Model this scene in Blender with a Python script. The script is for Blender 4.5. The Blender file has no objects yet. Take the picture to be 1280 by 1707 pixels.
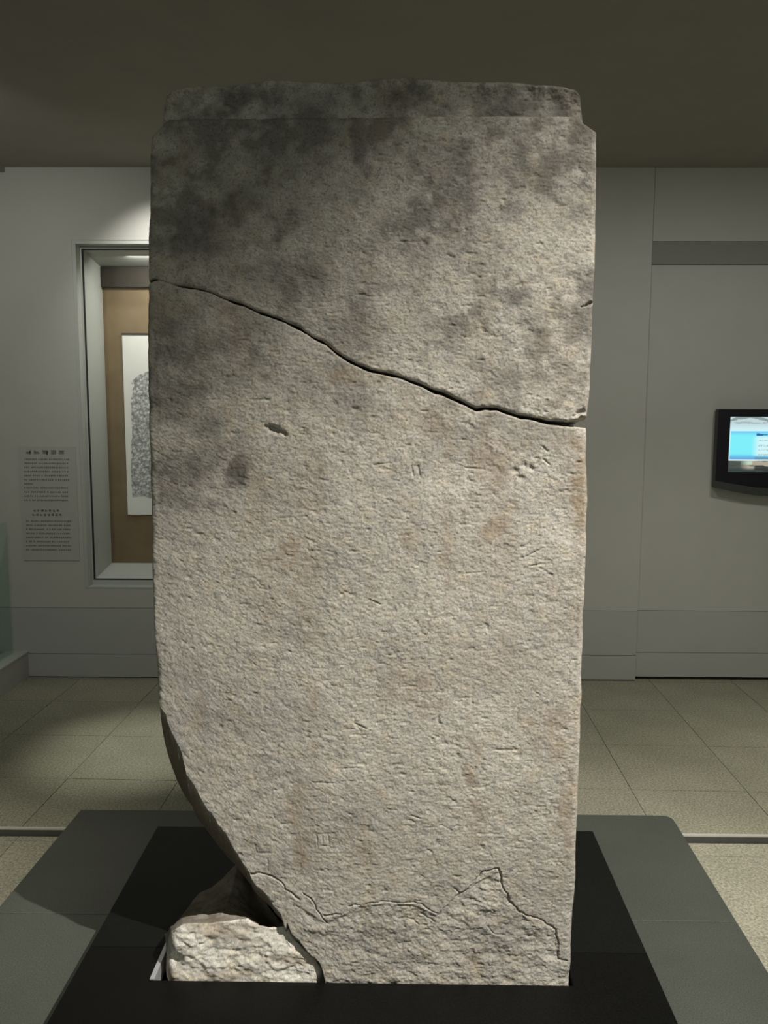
import bpy, math, random
import numpy as np
from mathutils import Vector, Matrix

# ------------------------------------------------------------------ camera
W, H, F = 1280.0, 1707.0, 1400.0
scene = bpy.context.scene
CAM = Vector((0.0, 0.0, 1.6))
YAW, PITCH, ROLL = math.radians(0.85), math.radians(6.74), math.radians(-0.2)
cam_data = bpy.data.cameras.new('camera')
cam_data.sensor_fit = 'VERTICAL'
cam_data.sensor_height = 36.0
cam_data.lens = 36.0 * F / H
cam_data.clip_start = 0.05
cam = bpy.data.objects.new('camera', cam_data)
scene.collection.objects.link(cam)
ROT = (Matrix.Rotation(YAW, 3, 'Z') @ Matrix.Rotation(math.pi / 2 - PITCH, 3, 'X')
       @ Matrix.Rotation(-ROLL, 3, 'Z'))
cam.matrix_world = Matrix.Translation(CAM) @ ROT.to_4x4()
scene.camera = cam

# ------------------------------------------------------------------ world, lights, exposure
world = bpy.data.worlds.new('world')
scene.world = world
world.use_nodes = True
world.node_tree.nodes['Background'].inputs[0].default_value = (0.95, 1.0, 0.90, 1)
world.node_tree.nodes['Background'].inputs[1].default_value = 0.46
scene.view_settings.view_transform = 'Standard'
scene.view_settings.look = 'None'
scene.view_settings.exposure = 0.0
scene.view_settings.gamma = 1.0
scene.view_settings.use_curve_mapping = False


def spot(name, loc, target, power, angle, blend, color=(1, .95, .86), radius=.03):
    d = bpy.data.lights.new(name, 'SPOT')
    d.energy = power
    d.spot_size = math.radians(angle)
    d.spot_blend = blend
    d.color = color
    d.shadow_soft_size = radius
    o = bpy.data.objects.new(name, d)
    o.location = loc
    o.rotation_euler = (Vector(target) - Vector(loc)).to_track_quat('-Z', 'Y').to_euler()
    scene.collection.objects.link(o)
    return o


# spot under the high front ceiling, to the right of the stele and in front of it
spot('stele_spot', (2.05, -0.25, 4.50), (0.25, 1.91, 0.18), 1640, 42.2, 1.0, (1, .958, .90), .022)
# wall washers and downlights behind the stele
spot('case_wall_spot', (-1.30, 4.45, 2.86), (-1.33, 4.91, 2.30), 26, 88, 1.0, (1, .98, .93), .03)
spot('aisle_spot', (-1.0, 3.45, 2.9), (-1.22, 3.85, 0.0), 190, 24, 1.0, (.98, 1, .90), .04)
spot('wall_wash_spot', (0.5, 3.0, 2.85), (0.9, 4.9, 0.85), 27, 112, 1.0, (1, .98, .92), .05)
spot('screen_wall_spot', (2.0, 3.0, 2.85), (1.9, 4.9, 0.85), 27, 112, 1.0, (1, .98, .92), .05)
spot('aisle_fill_right', (1.7, 3.1, 2.9), (1.6, 3.9, 0.0), 70, 78, 1.0, (1, .97, .86), .05)  # added fill without a seen source, lifts the far floor on the right
spot('panel_wall_spot', (-1.8, 3.1, 2.85), (-2.2, 4.9, 1.75), 32, 104, 1.0, (1, .98, .93), .05)
spot('floor_spot_right', (2.3, 1.8, 4.2), (2.25, 2.95, 0.0), 300, 40, .9, (1, .95, .82), .03)
spot('floor_spot_left', (-1.9, 1.3, 4.2), (-1.9, 2.2, 0.0), 360, 38, .9, (1, .96, .84), .03)


# ------------------------------------------------------------------ helpers
def ray(px, py):
    return ROT @ Vector(((px - W / 2) / F, -(py - H / 2) / F, -1.0))


def atY(px, py, Y):
    r = ray(px, py)
    return CAM + r * ((Y - CAM.y) / r.y)


def atZ(px, py, Z):
    r = ray(px, py)
    return CAM + r * ((Z - CAM.z) / r.z)


def link(o, parent=None):
    scene.collection.objects.link(o)
    if parent is not None:
        o.parent = parent
    return o


def tag(o, label=None, cat=None, group=None, kind=None):
    if label: o['label'] = label
    if cat: o['category'] = cat
    if group: o['group'] = group
    if kind: o['kind'] = kind
    return o


def empty(name, loc=(0, 0, 0)):
    o = bpy.data.objects.new(name, None)
    o.empty_display_size = .1
    scene.collection.objects.link(o)
    o.location = loc
    return o


def mesh_obj(name, verts, faces, mat, parent=None, smooth=False):
    me = bpy.data.meshes.new(name)
    me.from_pydata([tuple(v) for v in verts], [], faces)
    me.update()
    if mat: me.materials.append(mat)
    if smooth:
        me.polygons.foreach_set('use_smooth', np.ones(len(me.polygons), dtype=bool))
    o = bpy.data.objects.new(name, me)
    link(o)
    if parent is not None:
        o.parent = parent
        o.matrix_parent_inverse = Matrix.Translation(parent_loc(parent)).inverted()
    return o


def parent_loc(p):
    v = Vector(p.location)
    while p.parent is not None:
        p = p.parent
    return v


class MB:
    """collects boxes / prisms into one mesh"""
    def __init__(s):
        s.v, s.f = [], []

    def box(s, a, b):
        x0, y0, z0 = [min(p, q) for p, q in zip(a, b)]
        x1, y1, z1 = [max(p, q) for p, q in zip(a, b)]
        n = len(s.v)
        s.v += [(x0, y0, z0), (x1, y0, z0), (x1, y1, z0), (x0, y1, z0),
                (x0, y0, z1), (x1, y0, z1), (x1, y1, z1), (x0, y1, z1)]
        s.f += [[n + i for i in q] for q in ((0, 3, 2, 1), (4, 5, 6, 7), (0, 1, 5, 4), (1, 2, 6, 5), (2, 3, 7, 6), (3, 0, 4, 7))]
        return s

    def prism_z(s, pts, z0, z1):
        """pts counter-clockwise seen from above"""
        n, k = len(s.v), len(pts)
        s.v += [(p[0], p[1], z0) for p in pts] + [(p[0], p[1], z1) for p in pts]
        s.f.append([n + k - 1 - i for i in range(k)])
        s.f.append([n + k + i for i in range(k)])
        for i in range(k):
            j = (i + 1) % k
            s.f.append([n + i, n + j, n + k + j, n + k + i])
        return s

    def prism_y(s, pts, y0, y1):
        """pts (x,z) counter-clockwise seen from the front (-y)"""
        n, k = len(s.v), len(pts)
        s.v += [(p[0], y0, p[1]) for p in pts] + [(p[0], y1, p[1]) for p in pts]
        s.f.append([n + i for i in range(k)])
        s.f.append([n + k + k - 1 - i for i in range(k)])
        for i in range(k):
            j = (i + 1) % k
            s.f.append([n + i, n + k + i, n + k + j, n + j])
        return s

    def build(s, name, mat, parent=None, bevel=0.0, seg=2):
        o = mesh_obj(name, s.v, s.f, mat, parent)
        if bevel:
            m = o.modifiers.new('bevel', 'BEVEL')
            m.width = bevel
            m.segments = seg
            m.limit_method = 'ANGLE'
        return o


# ------------------------------------------------------------------ materials
def mat_nodes(name):
    m = bpy.data.materials.new(name)
    m.use_nodes = True
    nt = m.node_tree
    return m, nt, nt.nodes['Principled BSDF']


def lin(r, g, b):
    f = lambda c: ((c / 255 + .055) / 1.055) ** 2.4 if c > 10 else c / 255 / 12.92
    return (f(r), f(g), f(b), 1)


def noise_node(nt, scale, detail=4, rough=.6, coord='Object', vec=None, scl=None):
    tc = nt.nodes.new('ShaderNodeTexCoord')
    n = nt.nodes.new('ShaderNodeTexNoise')
    n.inputs['Scale'].default_value = scale
    n.inputs['Detail'].default_value = detail
    n.inputs['Roughness'].default_value = rough
    if scl:
        mp = nt.nodes.new('ShaderNodeMapping')
        mp.inputs['Scale'].default_value = scl
        nt.links.new(tc.outputs[coord], mp.inputs['Vector'])
        nt.links.new(mp.outputs['Vector'], n.inputs['Vector'])
    else:
        nt.links.new(tc.outputs[coord], n.inputs['Vector'])
    return n


def ramp(nt, src, stops):
    r = nt.nodes.new('ShaderNodeValToRGB')
    e = r.color_ramp.elements
    while len(e) < len(stops): e.new(.5)
    for i, (p, c) in enumerate(stops):
        e[i].position = p
        e[i].color = c
    nt.links.new(src, r.inputs['Fac'])
    return r


def mix(nt, fac, a, b, mode='MIX'):
    m = nt.nodes.new('ShaderNodeMix')
    m.data_type = 'RGBA'
    m.blend_type = mode
    for sock, v in ((m.inputs[0], fac), (m.inputs[6], a), (m.inputs[7], b)):
        if hasattr(v, 'links') or hasattr(v, 'is_linked'):
            nt.links.new(v, sock)
        else:
            sock.default_value = v
    return m.outputs[2]


def bump(nt, bsdf, h, strength, dist):
    b = nt.nodes.new('ShaderNodeBump')
    b.inputs['Strength'].default_value = strength
    b.inputs['Distance'].default_value = dist
    nt.links.new(h, b.inputs['Height'])
    nt.links.new(b.outputs['Normal'], bsdf.inputs['Normal'])


def simple(name, col, rough=.6, metal=0, var=.06, scale=30, bumpd=0):
    m, nt, b = mat_nodes(name)
    n = noise_node(nt, scale, 4)
    c0 = tuple(max(0, x * (1 - var)) for x in col[:3]) + (1,)
    c1 = tuple(min(1, x * (1 + var)) for x in col[:3]) + (1,)
    r = ramp(nt, n.outputs['Fac'], [(.3, c0), (.7, c1)])
    nt.links.new(r.outputs['Color'], b.inputs['Base Color'])
    b.inputs['Roughness'].default_value = rough
    b.inputs['Metallic'].default_value = metal
    if bumpd: bump(nt, b, n.outputs['Fac'], .4, bumpd)
    return m


def stone_material(name, light, mid, dark, use_attr=True):
    m, nt, b = mat_nodes(name)
    n1 = noise_node(nt, 7, 8, .68)
    base = ramp(nt, n1.outputs['Fac'], [(.25, mid), (.5, light), (.78, light)]).outputs['Color']
    n2 = noise_node(nt, 240, 3, .7)                         # crystals
    g = ramp(nt, n2.outputs['Fac'], [(.32, (.50, .50, .52, 1)), (.50, (1, 1, 1, 1)), (.70, (1.12, 1.10, 1.06, 1))])
    base = mix(nt, .75, base, g.outputs['Color'], 'MULTIPLY')
    n3 = noise_node(nt, 22, 5, .7)                          # ochre bloom
    oc = ramp(nt, n3.outputs['Fac'], [(.50, (1, 1, 1, 1)), (.72, (1.03, .94, .78, 1))])
    base = mix(nt, .8, base, oc.outputs['Color'], 'MULTIPLY')
    n4 = noise_node(nt, 60, 5, .75)
    bl = ramp(nt, n4.outputs['Fac'], [(.30, (.50, .51, .55, 1)), (.50, (1, 1, 1, 1))])
    base = mix(nt, .75, base, bl.outputs['Color'], 'MULTIPLY')
    if use_attr:
        for attr, col in (('stain_shade', dark), ('ochre', (.235, .160, .085, 1))):
            a = nt.nodes.new('ShaderNodeAttribute')
            a.attribute_name = attr
            base = mix(nt, a.outputs['Fac'], base, col)
    nt.links.new(base, b.inputs['Base Color'])
    b.inputs['Roughness'].default_value = .86
    b.inputs['Specular IOR Level'].default_value = .25
    h1 = noise_node(nt, 170, 6, .75)
    bump(nt, b, h1.outputs['Fac'], .48, .004)
    return m


def granite(name, col, rough, speck=.5, scale=260, bumpd=.0006, spec=.28):
    m, nt, b = mat_nodes(name)
    n = noise_node(nt, scale, 2, .7)
    c0 = tuple(x * (1 - speck) for x in col[:3]) + (1,)
    c1 = tuple(x * (1 + speck) for x in col[:3]) + (1,)
    r = ramp(nt, n.outputs['Fac'], [(.33, c0), (.67, c1)])
    n2 = noise_node(nt, 3, 3)
    r2 = ramp(nt, n2.outputs['Fac'], [(.3, (.88, .88, .86, 1)), (.7, (1.08, 1.08, 1.05, 1))])
    nt.links.new(mix(nt, 1, r.outputs['Color'], r2.outputs['Color'], 'MULTIPLY'), b.inputs['Base Color'])
    b.inputs['Roughness'].default_value = rough
    b.inputs['Specular IOR Level'].default_value = spec
    bump(nt, b, n.outputs['Fac'], .3, bumpd)
    return m


M = {}
M['wall'] = simple('wall_paint', (.50, .495, .45), .75, var=.02, scale=6)
M['wall_low'] = simple('wall_paint_plinth', (.44, .445, .415), .7, var=.02, scale=6)
M['header_shade'] = simple('header_shade_paint', (.26, .258, .235), .8, var=.03, scale=6)  # darker grey for the painted shadow under the header
M['ceiling'] = simple('ceiling_paint', (.365, .352, .30), .9, var=.04, scale=4)
M['joint'] = simple('dark_joint', (.03, .03, .028), .9)
M['riser'] = simple('dark_riser', (.09, .088, .08), .8)
M['seam'] = simple('seam_filler', (.16, .16, .145), .9)
M['frame'] = simple('case_frame_paint', (.46, .48, .44), .5, var=.02)
M['reveal'] = simple('case_reveal_paint', (.40, .425, .39), .55, var=.02)
M['brown'] = simple('case_fabric', (.175, .128, .070), .9, var=.10, scale=9)
M['dark_brown'] = simple('case_shade_and_rod', (.028, .022, .014), .8)  # shared by the painted shade strip and the hanging rod
M['gasket'] = simple('gasket', (.015, .015, .015), .7)
M['paper'] = simple('xuan_paper', (.72, .72, .67), .9, var=.03, scale=12)
M['ink_print'] = simple('grey_print', (.185, .187, .17), .8, var=.15, scale=200)
M['panel'] = simple('text_board', (.45, .45, .41), .75, var=.02)
M['black_plastic'] = simple('black_plastic', (.006, .006, .010), .35)
M['grey_plastic'] = simple('grey_plastic', (.045, .05, .045), .45)
M['steel'] = simple('brushed_steel', (.62, .62, .64), .38, metal=.55, var=.05, scale=90)
M['trim'] = simple('step_trim_metal', (.62, .60, .54), .45, metal=.25)
M['rail_stone'] = simple('rail_curb', (.46, .50, .43), .6, var=.04)
M['tile'] = granite('terrazzo_tile', (.29, .283, .215), .5, .42, 120)
M['tile_near'] = granite('terrazzo_tile_lower', (.34, .325, .255), .5, .38, 120)
M['grout'] = simple('grout', (.13, .13, .11), .9)
M['ring'] = granite('grey_granite', (.070, .075, .063), .42, .35, 300)
M['block'] = granite('black_granite', (.0065, .0072, .0062), .5, .45, 320, spec=.14)
M['block_front'] = granite('black_granite_polished', (.0045, .0045, .004), .45, .5, 320, spec=.14)
M['stone'] = stone_material('stele_stone', (.44, .415, .355, 1), (.33, .315, .28, 1), (.075, .069, .060, 1))
M['stump'] = stone_material('fresh_broken_stone', (.74, .71, .62, 1), (.52, .50, .42, 1), (.11, .10, .08, 1))


def thin_glass(name, tint):
    """thin pane: transmits straight through with its tint, mirrors by fresnel"""
    m = bpy.data.materials.new(name)
    m.use_nodes = True
    nt = m.node_tree
    nt.nodes.remove(nt.nodes['Principled BSDF'])
    tr = nt.nodes.new('ShaderNodeBsdfTransparent')
    n = noise_node(nt, 2, 2)
    r = ramp(nt, n.outputs['Fac'], [(.3, tint), (.7, tuple(min(1, c * 1.02) for c in tint[:3]) + (1,))])
    nt.links.new(r.outputs['Color'], tr.inputs['Color'])
    gl = nt.nodes.new('ShaderNodeBsdfGlossy')
    gl.inputs['Roughness'].default_value = .03
    fr = nt.nodes.new('ShaderNodeFresnel')
    fr.inputs['IOR'].default_value = 1.4
    mx = nt.nodes.new('ShaderNodeMixShader')
    ge = nt.nodes.new('ShaderNodeNewGeometry')           # mirror only on the outer faces of the pane
    sb_ = nt.nodes.new('ShaderNodeMath')
    sb_.operation = 'SUBTRACT'
    sb_.inputs[0].default_value = 1.0
    nt.links.new(ge.outputs['Backfacing'], sb_.inputs[1])
    ml = nt.nodes.new('ShaderNodeMath')
    ml.operation = 'MULTIPLY'
    nt.links.new(fr.outputs['Fac'], ml.inputs[0])
    nt.links.new(sb_.outputs[0], ml.inputs[1])
    nt.links.new(ml.outputs[0], mx.inputs['Fac'])
    nt.links.new(tr.outputs['BSDF'], mx.inputs[1])
    nt.links.new(gl.outputs['BSDF'], mx.inputs[2])
    nt.links.new(mx.outputs['Shader'], nt.nodes['Material Output'].inputs['Surface'])
    return m


M['glass'] = thin_glass('green_tinted_glass', (.90, .97, .935, 1))
M['case_glass'] = thin_glass('case_glass', (.985, .995, .99, 1))


def rubbing_material():
    m, nt, b = mat_nodes('ink_rubbing')
    tc = nt.nodes.new('ShaderNodeTexCoord')
    mp = nt.nodes.new('ShaderNodeMapping')
    mp.inputs['Scale'].default_value = (26, 1, 26)
    nt.links.new(tc.outputs['Object'], mp.inputs['Vector'])
    v = nt.nodes.new('ShaderNodeTexVoronoi')
    v.inputs['Scale'].default_value = 1.6
    nt.links.new(mp.outputs['Vector'], v.inputs['Vector'])
    n = noise_node(nt, 75, 5, .8)
    a = nt.nodes.new('ShaderNodeMath')
    a.operation = 'MULTIPLY_ADD'
    nt.links.new(v.outputs['Distance'], a.inputs[0])
    a.inputs[1].default_value = .25
    nt.links.new(n.outputs['Fac'], a.inputs[2])
    r = ramp(nt, a.outputs[0], [(.50, (.72, .72, .67, 1)), (.63, (.32, .33, .315, 1)), (.80, (.12, .125, .12, 1))])
    nt.links.new(r.outputs['Color'], b.inputs['Base Color'])
    b.inputs['Roughness'].default_value = .85
    return m


M['rubbing'] = rubbing_material()

# ------------------------------------------------------------------ numpy noise
def vnoise(x, y, seed):
    xi, yi = np.floor(x).astype(np.int64), np.floor(y).astype(np.int64)
    fx, fy = x - xi, y - yi
    fx = fx * fx * fx * (fx * (fx * 6 - 15) + 10)
    fy = fy * fy * fy * (fy * (fy * 6 - 15) + 10)

    def h(a, b):
        n = (a * 374761393 + b * 668265263 + seed * 974711) & 0xffffffff
        n = ((n ^ (n >> 13)) * 1274126177) & 0xffffffff
        return ((n ^ (n >> 16)) & 0xffff) / 32767.5 - 1.0
    a, b, c, d = h(xi, yi), h(xi + 1, yi), h(xi, yi + 1), h(xi + 1, yi + 1)
    return (a * (1 - fx) + b * fx) * (1 - fy) + (c * (1 - fx) + d * fx) * fy


def fbm(x, y, freq, octaves, seed, gain=.5):
    s, amp, t = 0, 1.0, 0
    for o in range(octaves):
        s = s + amp * vnoise(x * freq + 17.3 * o, y * freq + 9.1 * o, seed + o)
        t += amp
        amp *= gain
        freq *= 2.03
    return s / t


# ------------------------------------------------------------------ levels taken from the photograph
Z_RING, Z_BLOCK, Z_SLOT = 0.12, 0.21, 0.165
Y_STONE = atZ(750, 1639, Z_BLOCK).y                  # front face of the stele
T_STONE = 0.31
Y_WALL = atZ(150, 1129.5, 0).y
Y_WALL_R = atZ(1010, 1135, 0).y
Z_CEIL = .5 * (atY(150, 277, Y_WALL).z + atY(1150, 281, Y_WALL_R).z)

# ------------------------------------------------------------------ setting: ceiling
Y_SOF = 2.75                                         # the low ceiling starts behind the stele
tag(MB().box((-6, Y_SOF, Z_CEIL), (6, 8, Z_CEIL + .1)).build('ceiling', M['ceiling']), kind='structure')
tag(MB().box((-6, Y_SOF, Z_CEIL + .1), (6, Y_SOF + .1, 5.0)).build('wall_bulkhead', M['ceiling']), kind='structure')
tag(MB().box((-6, -4, 5.0), (6, Y_SOF + .1, 5.1)).build('ceiling_high', M['ceiling']), kind='structure')
pb = atY(8, 282, Y_WALL)
tag(MB().box((-6, Y_WALL - .12, Z_CEIL - .028), (pb.x, Y_WALL + .02, Z_CEIL + .02)).build('trim_1', M['ceiling']), kind='structure')

for nm, xa_, xb_ in (('side_blocker_left', -4.7, -4.6), ('side_blocker_right', 4.2, 4.3)):  # unseen side walls, added to hold ambient light off the sides
    tag(MB().box((xa_, -4, -.06), (xb_, 6.5, 5.0)).build(nm, M['ceiling']), kind='structure')

# ------------------------------------------------------------------ setting: floors of tiles
eL, eR = atZ(0, 1381, 0), atZ(1280, 1394, 0)         # edge of the upper floor
e_dir = (eR - eL).normalized()
e_n = Vector((-e_dir.y, e_dir.x, 0))                 # points to the far side


def clip(poly, p, n):
    out = []
    for i in range(len(poly)):
        a, b = poly[i], poly[(i + 1) % len(poly)]
        da = (a[0] - p.x) * n.x + (a[1] - p.y) * n.y
        db = (b[0] - p.x) * n.x + (b[1] - p.y) * n.y
        if da >= 0: out.append(a)
        if da * db < 0:
            t = da / (da - db)
            out.append((a[0] + t * (b[0] - a[0]), a[1] + t * (b[1] - a[1])))
    return out


def area(p):
    return .5 * sum(p[i][0] * p[(i + 1) % len(p)][1] - p[(i + 1) % len(p)][0] * p[i][1] for i in range(len(p)))


eA, eB = eL - e_dir * 4, eR + e_dir * 4
floor = MB().prism_z([(eA.x, eA.y), (eB.x, eB.y), (eB.x, 8), (eA.x, 8)], -.06, -.012).build('floor', M['grout'])
tag(floor, kind='structure')
floor_lower = MB().prism_z([(-6, -4), (6, -4), (eB.x, eB.y - .004), (eA.x, eA.y - .004)], -.08, -.032).build('floor_lower', M['grout'])
tag(floor_lower, kind='structure')

TROT = math.radians(1.2)
tdx, tdy = Vector((math.cos(TROT), -math.sin(TROT), 0)), Vector((math.sin(TROT), math.cos(TROT), 0))
corner = atZ(1052, 1316, 0)                          # a joint crossing seen on the right
TS = 0.49
rng = random.Random(5)


def tiles(parent, mat, z0, z1, side, irange, jrange, gap=.0013):
    cache = {}
    for i in irange:
        for j in jrange:
            c = corner + tdx * (i * TS) + tdy * (j * TS)
            q = [c + tdx * gap + tdy * gap, c + tdx * (TS - gap) + tdy * gap,
                 c + tdx * (TS - gap) + tdy * (TS - gap), c + tdx * gap + tdy * (TS - gap)]
            poly = clip([(v.x, v.y) for v in q], eL + e_n * (.014 if side > 0 else -.010), e_n * side)
            if len(poly) < 3 or abs(area(poly)) < .002: continue
            if min(p[1] for p in poly) > 6.6: continue
            full = abs(area(poly) - (TS - 2 * gap) ** 2) < 1e-5
            cx, cy = c.x + .5 * TS * (tdx.x + tdy.x), c.y + .5 * TS * (tdx.y + tdy.y)
            loc = [(p[0] - cx, p[1] - cy) for p in poly]
            dz = rng.uniform(-.0005, .0005)
            if full and 'm' in cache:
                o = bpy.data.objects.new('tile', cache['m'])
                link(o)
            else:
                o = MB().prism_z(loc, z0, z1).build('tile', mat)
                if full: cache['m'] = o.data
            o.parent = parent
            o.location = (cx, cy, dz)


tiles(floor, M['tile'], -.02, 0, 1, range(-8, 7), range(-2, 5))
tiles(floor_lower, M['tile_near'], -.045, -.026, -1, range(-6, 5), range(-6, 1))
# metal nosing of the upper floor over a dark riser
a, b, a2, b2 = eA + e_n * .013, eB + e_n * .013, eA - e_n * .002, eB - e_n * .002
tag(MB().prism_z([(a2.x, a2.y), (b2.x, b2.y), (b.x, b.y), (a.x, a.y)], -.004, .0015).build('trim_2', M['trim']), kind='structure')
a2, b2 = eA - e_n * .0005, eB - e_n * .0005
tag(MB().prism_z([(a2.x, a2.y), (b2.x, b2.y), (b.x, b.y), (a.x, a.y)], -.04, -.004).build('trim_3', M['riser']), kind='structure')

# ------------------------------------------------------------------ setting: far wall
X_JOG = atY(620, 1100, Y_WALL).x
z1L, z2L = atY(200, 1013.5, Y_WALL).z, atY(200, 1090.5, Y_WALL).z       # panel joints
G = .0014
# display-case opening
oTL, oBR = atY(119, 400, Y_WALL), atY(150, 983, Y_WALL)
ox0, oz1, oz0 = oTL.x, oTL.z, oBR.z
ox1 = X_JOG - .12
wl = empty('wall_back', (0, Y_WALL, 0))
tag(wl, kind='structure')
Yb = Y_WALL + .10
p = MB()
p.box((-5, Y_WALL, z1L + G), (ox0, Yb, Z_CEIL + .02))
p.box((ox0, Y_WALL, oz1), (ox1, Yb, Z_CEIL + .02))
p.box((ox0, Y_WALL, z1L + G), (ox1, Yb, oz0))
p.box((ox1, Y_WALL, z1L + G), (X_JOG, Yb, Z_CEIL + .02))
p.build('panel', M['wall'], wl)
MB().box((-5, Y_WALL, z2L + G), (X_JOG, Yb, z1L - G)).build('panel', M['wall_low'], wl)
MB().box((-5, Y_WALL, .006), (X_JOG, Yb, z2L - G)).build('panel', M['wall_low'], wl)
MB().box((-5, Y_WALL + .012, -.01), (X_JOG, Yb, z1L + .05)).build('backing', M['seam'], wl)

Y_R = Y_WALL_R
Y_N = Y_R + .028                                     # recessed panel right of the pier
xE = atY(1076, 690, Y_R).x
z1R, z2R = atY(1020, 1018.5, Y_R).z, atY(1020, 1092.5, Y_R).z
wr = empty('wall_right', (0, Y_R, 0))
tag(wr, kind='structure')
MB().box((X_JOG, Y_R, z1R + G), (xE, Y_R + .3, Z_CEIL + .02)).build('panel', M['wall'], wr)
MB().box((X_JOG, Y_R, z2R + G), (xE, Y_R + .3, z1R - G)).build('panel', M['wall_low'], wr)
MB().box((X_JOG, Y_R, .008), (xE, Y_R + .3, z2R - G)).build('panel', M['wall_low'], wr)
MB().box((X_JOG, Y_R + .012, -.01), (xE - .012, Y_R + .3, z1R + .05)).build('backing', M['seam'], wr)
zH = atY(1180, 402, Y_R).z
MB().box((xE + .003, Y_R + .003, zH), (5, Y_R + .3, Z_CEIL + .02)).build('header', M['wall'], wr)
zF = atY(1180, 441, Y_N).z
wn = empty('wall_recess', (0, Y_N, 0))
tag(wn, kind='structure')
zg = atY(1180, 1128.5, Y_N).z
zn2 = atY(1180, 1088.5, Y_N).z
zn1 = atY(1180, 1018.5, Y_N).z
MB().box((xE, Y_N, zn1 + G), (5, Y_N + .1, zF)).build('panel', M['wall'], wn)
MB().box((xE + .003, Y_R + .008, zF), (5, Y_N + .1, zH - .002)).build('header_shade_strip', M['header_shade'], wn)  # grey strip in place of the header's cast shadow
MB().box((xE, Y_N, zn2 + G), (5, Y_N + .1, zn1 - G)).build('panel', M['wall_low'], wn)
MB().box((xE, Y_N, zg), (5, Y_N + .1, zn2 - G)).build('panel', M['wall_low'], wn)
MB().box((xE, Y_N + .05, -.01), (5, Y_N + .1, zn1 + .05)).build('backing', M['joint'], wn)

# ------------------------------------------------------------------ display case in the far wall
D1, D2 = .07, .46
case = empty('display_case', ((ox0 + ox1) / 2, Y_WALL, oz0))
tag(case, 'recessed wall display case with pale frame and brown fabric back beside the text board', 'display case')
fw = .045
Yf = Y_WALL + D1
# outer step of the frame
MB().box((ox0, Y_WALL + .004, oz1 - .02), (ox1, Yf + .02, oz1)).build('frame_rail', M['frame'], case)
MB().box((ox0, Y_WALL + .004, oz0), (ox1, Yf + .02, oz0 + .016)).build('frame_rail', M['reveal'], case)
MB().box((ox0, Y_WALL + .004, oz0 + .016), (ox0 + .02, Yf + .02, oz1 - .02)).build('frame_stile', M['frame'], case)
MB().box((ox1 - .02, Y_WALL + .004, oz0 + .016), (ox1, Yf + .02, oz1 - .02)).build('frame_stile', M['frame'], case)
gx0, gx1 = atY(138.5, 500, Yf).x, ox1 - .07
gz1, gz0 = atY(200, 414.5, Yf).z, atY(200, 967, Yf).z
p = MB()
p.box((ox0 + .02, Yf, oz0 + .016), (gx0, Yf + .02, oz1 - .02))
p.box((gx1, Yf, oz0 + .016), (ox1 - .02, Yf + .02, oz1 - .02))
p.box((gx0, Yf, gz1), (gx1, Yf + .02, oz1 - .02))
p.box((gx0, Yf, oz0 + .016), (gx1, Yf + .02, gz0))
p.build('inner_frame', M['frame'], case)
s = .006
p = MB()
p.box((gx0, Yf + .003, gz0), (gx0 + s, Yf + .018, gz1))
p.box((gx1 - s, Yf + .003, gz0), (gx1, Yf + .018, gz1))
p.box((gx0 + s, Yf + .003, gz1 - s), (gx1 - s, Yf + .018, gz1))
p.box((gx0 + s, Yf + .003, gz0), (gx1 - s, Yf + .018, gz0 + s))
p.build('gasket', M['gasket'], case)
MB().box((gx0 + s, Yf + .007, gz0 + s), (gx1 - s, Yf + .013, gz1 - s)).build('pane', M['case_glass'], case)
Yk = Y_WALL + D2
kx0, kz1, kz0 = atY(178, 700, Yk).x, atY(200, 446, Yk).z, atY(215, 938.5, Yk).z
kx1 = gx1 - .05


def quad_slab(name, pts, mat, parent, t):
    """pts four corners; thickened along t"""
    t = Vector(t)
    v = [Vector(q) for q in pts] + [Vector(q) + t for q in pts]
    f = [(0, 1, 2, 3), (7, 6, 5, 4), (0, 4, 5, 1), (1, 5, 6, 2), (2, 6, 7, 3), (3, 7, 4, 0)]
    return mesh_obj(name, v, [list(q) for q in f], mat, parent)


y0 = Yf + .02
quad_slab('reveal', [(gx0, y0, gz0), (gx0, y0, gz1), (kx0, Yk, kz1), (kx0, Yk, kz0)], M['reveal'], case, (-.02, 0, 0))
quad_slab('reveal', [(gx1, y0, gz0), (gx1, y0, gz1), (kx1, Yk, kz1), (kx1, Yk, kz0)], M['reveal'], case, (.02, 0, 0))
quad_slab('reveal', [(gx0, y0, gz1), (gx1, y0, gz1), (kx1, Yk, kz1), (kx0, Yk, kz1)], M['reveal'], case, (0, 0, .02))
quad_slab('reveal', [(gx0, y0, gz0), (gx1, y0, gz0), (kx1, Yk, kz0), (kx0, Yk, kz0)], M['reveal'], case, (0, 0, -.02))
MB().box((kx0 - .04, Yk, kz0 - .04), (kx1 + .04, Yk + .02, kz1 + .04)).build('back_panel', M['brown'], case)
zv = atY(210, 478, Yk - .03).z
MB().box((kx0 + .002, Yk - .03, zv), (kx1 - .002, Yk - .001, kz1 - .001)).build('top_shade_strip', M['dark_brown'], case)  # dark strip put where the back panel's top is only shaded
d = bpy.data.lights.new('case_lamp', 'AREA')
d.shape = 'RECTANGLE'
d.size, d.size_y, d.energy, d.color = 1.0, .06, 8, (1, .97, .90)
lo = bpy.data.objects.new('case_lamp', d)
lo.location = ((kx0 + kx1) / 2, Yf + .12, gz1 - .03)
lo.rotation_euler = (math.radians(28), 0, 0)
scene.collection.objects.link(lo)

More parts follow.
